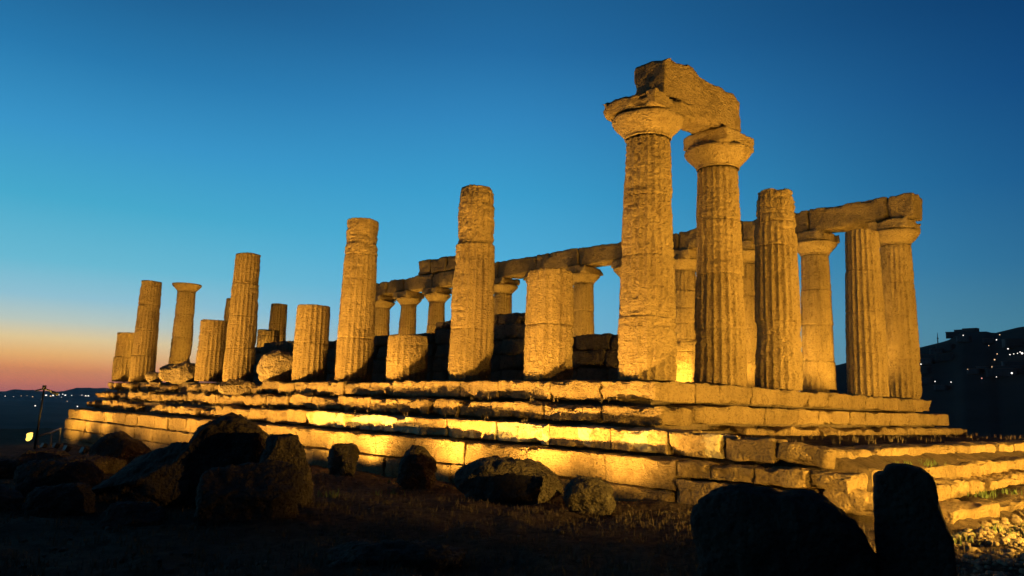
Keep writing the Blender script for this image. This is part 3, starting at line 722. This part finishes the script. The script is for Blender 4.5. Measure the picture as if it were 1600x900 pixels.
for a in ((.12, .05, .62), (1.0, 1.5, .73), (1.85, 3.5, .85)): tube('post', [(a[0], a[1], -.5), (a[0], a[1], a[2])], .03, M_WHITE, rl)

# ------------------------------------------------------------------ distant town and lights
rt = random.Random(9)
def at(px_, py_, dist):
    d = F_+RX*((px_-800)/FPX)-UX*((py_-450)/FPX); d = d/math.hypot(d[0], d[1]); return CAM+d*dist
def house_proto(w, d_, h, m_, lit):
    r = thing('town_house', 'flat roofed house among the dark hillside town', 'house', (0, 0, 0))
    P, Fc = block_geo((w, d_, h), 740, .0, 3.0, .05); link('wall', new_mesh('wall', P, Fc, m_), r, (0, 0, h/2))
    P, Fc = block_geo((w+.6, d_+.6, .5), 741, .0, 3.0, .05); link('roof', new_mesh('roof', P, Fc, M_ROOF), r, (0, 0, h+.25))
    for fl_ in range(int(h//3.2)):
        for k in range(int(w//4)):
            mw = M_WIN if (fl_*7+k*3+lit) % 31 == 0 else M_METAL
            P, Fc = block_geo((1.4, .12, 1.6), 742, .0, 1, .02); link('window', new_mesh('window', P, Fc, mw), r, (-w/2+2.2+k*4, -d_/2-.05, 1.8+fl_*3.2))
    return r
protos = [house_proto(12, 10, 5, M_HOUSE[0], 1), house_proto(18, 11, 9, M_HOUSE[1], 4), house_proto(14, 10, 7, M_HOUSE[2], 3), house_proto(26, 12, 8, M_HOUSE[0], 6)]
hs = []
for k in range(14):
    hx = rt.uniform(1436, 1660); hy = 0
    hs.append((hx, rt.uniform(820, 1080), rt.randrange(3)))
hs += [(1499, 1230, 3), (1514, 1240, 3), (1522, 1230, 1), (1466, 1000, 3), (1450, 1010, 1), (1566, 900, 3), (1577, 905, 3), (1592, 915, 3), (1440, 960, 1)]
used = [False]*4
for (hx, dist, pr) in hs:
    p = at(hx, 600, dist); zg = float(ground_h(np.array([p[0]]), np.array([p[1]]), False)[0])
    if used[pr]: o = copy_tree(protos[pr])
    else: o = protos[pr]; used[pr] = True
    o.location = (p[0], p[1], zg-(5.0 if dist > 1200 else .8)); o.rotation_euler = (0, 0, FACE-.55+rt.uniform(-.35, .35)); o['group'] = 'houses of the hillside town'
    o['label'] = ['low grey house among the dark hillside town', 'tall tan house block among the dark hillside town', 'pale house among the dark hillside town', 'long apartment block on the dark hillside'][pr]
def light_proto(k, s, nm):
    r = thing('street_lamp', nm, 'street lamp')
    tube('pole', [(0, 0, -1), (0, 0, 6)], .12, M_METAL, r, 6)
    P, Fc = cube_grid(4, 4, 4); P = P/np.linalg.norm(P, axis=1, keepdims=True)*s
    link('lamp_head', new_mesh('lamp_head', P, Fc, M_LAMP[k]), r, (0, 0, 6.2)); return r
LN = {0: 'tiny white street light in the hillside town at right', 1: 'tiny warm street light in the hillside town at right', 2: 'tiny reddish light in the hillside town at right'}
TL = [(1481, 554, 0, 2.2), (1466, 558.5, 1, 1.4), (1471, 558, 1, 1.2), (1439, 569, 0, 1.5), (1505, 524, 0, 1.2), (1562, 523, 1, 1), (1557, 531, 0, 1.3), (1576, 533, 0, 2.6), (1581, 531, 0, 1.2),
      (1575, 545, 0, 1.4), (1558, 553, 1, 1.1), (1578, 554, 0, 1.2), (1584, 553, 0, 1), (1590, 552, 0, 1), (1597, 552, 0, 2.2), (1594, 550, 0, 1.2), (1598, 530.5, 0, 1.5), (1554, 562, 1, 1.5), (1572, 569, 1, 1.6), (1582, 569, 1, 1),
      (1550, 573, 1, 1.6), (1581, 583, 0, 2.0), (1534, 591, 2, 1.4), (1461, 596, 0, 1.2), (1486, 597, 0, 1.2), (1557, 589, 0, .9), (1512, 577, 1, .8), (1545, 540, 1, .8)]
TLW = [(8, 619, 0, .6), (21, 620, 0, .8), (33, 619, 1, .7), (51, 620, 1, .8), (65, 624, 1, .8), (72, 618, 0, 1.5), (79, 619, 1, 1.2), (83, 618, 0, 1.2), (92, 617, 0, .7), (98, 616, 0, .8), (102, 618, 0, 1.4), (96, 621, 0, .7), (112, 618, 0, .7),
       (125, 618, 0, .7), (128, 618, 0, 1.1), (134, 619, 0, 1.3), (138, 619, 0, 1.3), (55, 634, 0, .9), (121, 635, 0, .9), (105, 627, 1, .5), (87, 622, 1, .5), (42, 618, 1, .5)]
for TLx, grp, far_ in ((TL, 'lights of the hillside town', 0), (TLW, 'lights of the plain under the sunset', 1)):
    for (lx, ly, kk, s) in TLx:
        # walk along the line of sight until it meets the hillside
        ds = np.geomspace(250, 9000, 500); d = at(lx, ly, 1.0)-CAM; pts = CAM+ds[:, None]*d
        hh = ground_h(pts[:, 0], pts[:, 1], False); hit = np.where(hh > pts[:, 2]-6)[0]
        kx = hit[0] if len(hit) else (330 if far_ else 200)
        p = pts[kx]; dist = ds[kx]
        r = light_proto(kk, s*dist/1184*(.85 if far_ else .55), (LN[kk] if not far_ else 'tiny ' + ('white' if kk == 0 else 'warm') + ' light on the plain below the sunset')); r['group'] = grp
        r.location = (p[0], p[1], p[2]-6.2)
am = at(1466, 545, 1290); za = float(ground_h(np.array([am[0]]), np.array([am[1]]), False)[0])
mast = thing('antenna_mast', 'thin lattice mast on the hill crest at right', 'antenna mast', (am[0], am[1], za))
tube('mast', [(0, 0, -2), (0, 0, 9), (0, 0, 17)], [.9, .6, .25], M_METAL, mast, 6); tube('platform', [(0, 0, 8), (0, 0, 9.4)], 1.3, M_METAL, mast, 8)

# ------------------------------------------------------------------ weeds, dry grass, gravel
def blades(name, spots, mat_, hmin, hmax, n, w, spread, seed):
    rg = np.random.RandomState(seed); V = []; Fc = []
    for (x, y, z) in spots:
        for _ in range(n):
            a = rg.uniform(0, 6.28); rr = abs(rg.normal(0, spread)); h = rg.uniform(hmin, hmax); ln = rg.uniform(.1, .7)*h; b_ = rg.uniform(0, 6.28)
            bx, by = x+rr*math.cos(a), y+rr*math.sin(a); sx, sy = -math.sin(b_)*w, math.cos(b_)*w; tx, ty = math.cos(b_)*ln, math.sin(b_)*ln; k = len(V)
            V += [(bx-sx, by-sy, z-.01), (bx+sx, by+sy, z-.01), (bx+tx*.4+sx*.7, by+ty*.4+sy*.7, z+h*.6), (bx+tx*.4-sx*.7, by+ty*.4-sy*.7, z+h*.6), (bx+tx, by+ty, z+h)]
            Fc += [(k, k+1, k+2, k+3), (k+3, k+2, k+4)]
    return tag(link(name, new_mesh(name, V, Fc, mat_, False)), kind='stuff')
rg = np.random.RandomState(3)
sp = []
while len(sp) < 5200:
    a = rad(rg.uniform(2, 80)); r = 3+32*rg.uniform(0, 1)**1.4; x = CAM[0]+r*math.sin(a); y = CAM[1]+r*math.cos(a)
    if (x > -3.2 and y > -5) : continue
    if x > -2.5 and y > -7: continue
    sp.append((x, y))
sz = ground_h(np.array([s[0] for s in sp]), np.array([s[1] for s in sp])); 
blades('dry_grass', [(s[0], s[1], z) for s, z in zip(sp, sz)], M_DRY, .025, .10, 8, .005, .10, 4)
gs = [(.3, -5.15, -1.5), (.55, -5.15, -1.5), (1.7, -5.25, -1.5), (3.6, -6.45, -1.98), (4.0, -6.35, -1.98), (1.2, -6.1, -1.95), (1.6, -6.2, -1.95), (4.6, -6.2, -1.95), (2.6, -6.3, -1.95), (-2.6, -7.0, gz(-2.6, -7.0)), (-1.4, -7.1, gz(-1.4, -7.1)), (.2, -7.0, gz(.2, -7)), (-1.0, -7.3, gz(-1, -7.3)), (1.4, -7.2, gz(1.4, -7.2)),
      (-3.2, 4.8, gz(-3.2, 4.8)), (-5.3, 2.2, gz(-5.3, 2.2)), (-6.2, 2.6, gz(-6.2, 2.6)), (13.9, 26.6, 0.0), (13.6, 27.0, 0)]
tg = []
for g_ in gs:
    for _ in range(3): tg.append((g_[0]+rg.normal(0, .16), g_[1]+rg.normal(0, .10), g_[2]))
blades('weeds', tg, M_GRASSG, .04, .14, 16, .008, .09, 6)
ey = []
for _ in range(60): ey.append((rg.uniform(-.8, 14), rg.uniform(-4.4, -1.9), -1.16))
for _ in range(50): ey.append((-1.05, rg.uniform(0, 36), -.5))
for _ in range(50): ey.append((-1.5, rg.uniform(0, 36), -1.0))
blades('step_weeds', ey, M_DRY, .04, .14, 6, .006, .06, 8)
# gravel in front of the stairs, small stones strewn over the dark ground
V0, F0 = cube_grid(3, 3, 3); V0 = V0/np.linalg.norm(V0, axis=1, keepdims=True)
def pebbles(name, spots, mat_, smax):
    Vs = []; Fs = []; base = 0
    for (x, y) in spots:
        s = min(smax, .016+abs(rg.normal(0, smax*.24))); P = V0*np.array([s, s*rg.uniform(.6, 1), s*rg.uniform(.4, .7)])*(1+rg.uniform(-.22, .22, (len(V0), 1)))
        a = rg.uniform(0, 6.28); ca, sa = math.cos(a), math.sin(a); P = P@np.array([[ca, -sa, 0], [sa, ca, 0], [0, 0, 1]])
        Vs.append(np.concatenate([P[:, :2]+[x, y], P[:, 2:]], 1)); Fs.append(F0+base); base += len(P)
    zg = ground_h(np.array([p[0] for p in spots]), np.array([p[1] for p in spots]))
    for v, z in zip(Vs, zg): v[:, 2] += z+.006
    tag(link(name, new_mesh(name, np.concatenate(Vs), np.concatenate(Fs), mat_)), kind='stuff')
pebbles('gravel', [(rg.uniform(-5.8, 2.2), rg.uniform(-9.2, -6.65)) for _ in range(1900)], M_PEB, .12)
sp2 = []
for _ in range(900):
    a = rad(rg.uniform(2, 72)); r = 4.5+20*rg.uniform(0, 1)**1.5; x = CAM[0]+r*math.sin(a); y = CAM[1]+r*math.cos(a)
    sp2.append((min(x, -2.5-rg.uniform(0, 2)) if x > -2.4 else x, y))
pebbles('strewn_pebbles', sp2, M_ROCK, .08)

# ------------------------------------------------------------------ evening air
hz = bpy.data.materials.new('evening_air'); hz.use_nodes = True
hn = hz.node_tree.nodes; hn.clear(); ho = hn.new('ShaderNodeOutputMaterial'); hv = hn.new('ShaderNodeVolumePrincipled')
hv.inputs['Color'].default_value = (.80, .86, .95, 1); hv.inputs['Density'].default_value = 3.6e-5; hv.inputs['Anisotropy'].default_value = .25
hz.node_tree.links.new(hv.outputs[0], ho.inputs['Volume'])
HV = [(x, y, z) for z in (-140, 320) for (x, y) in ((-14800, -14800), (14800, -14800), (14800, 14800), (-14800, 14800))]
tag(link('haze', new_mesh('haze', HV, [(3, 2, 1, 0), (4, 5, 6, 7), (0, 1, 5, 4), (1, 2, 6, 5), (2, 3, 7, 6), (3, 0, 4, 7)], hz, False)), kind='stuff')
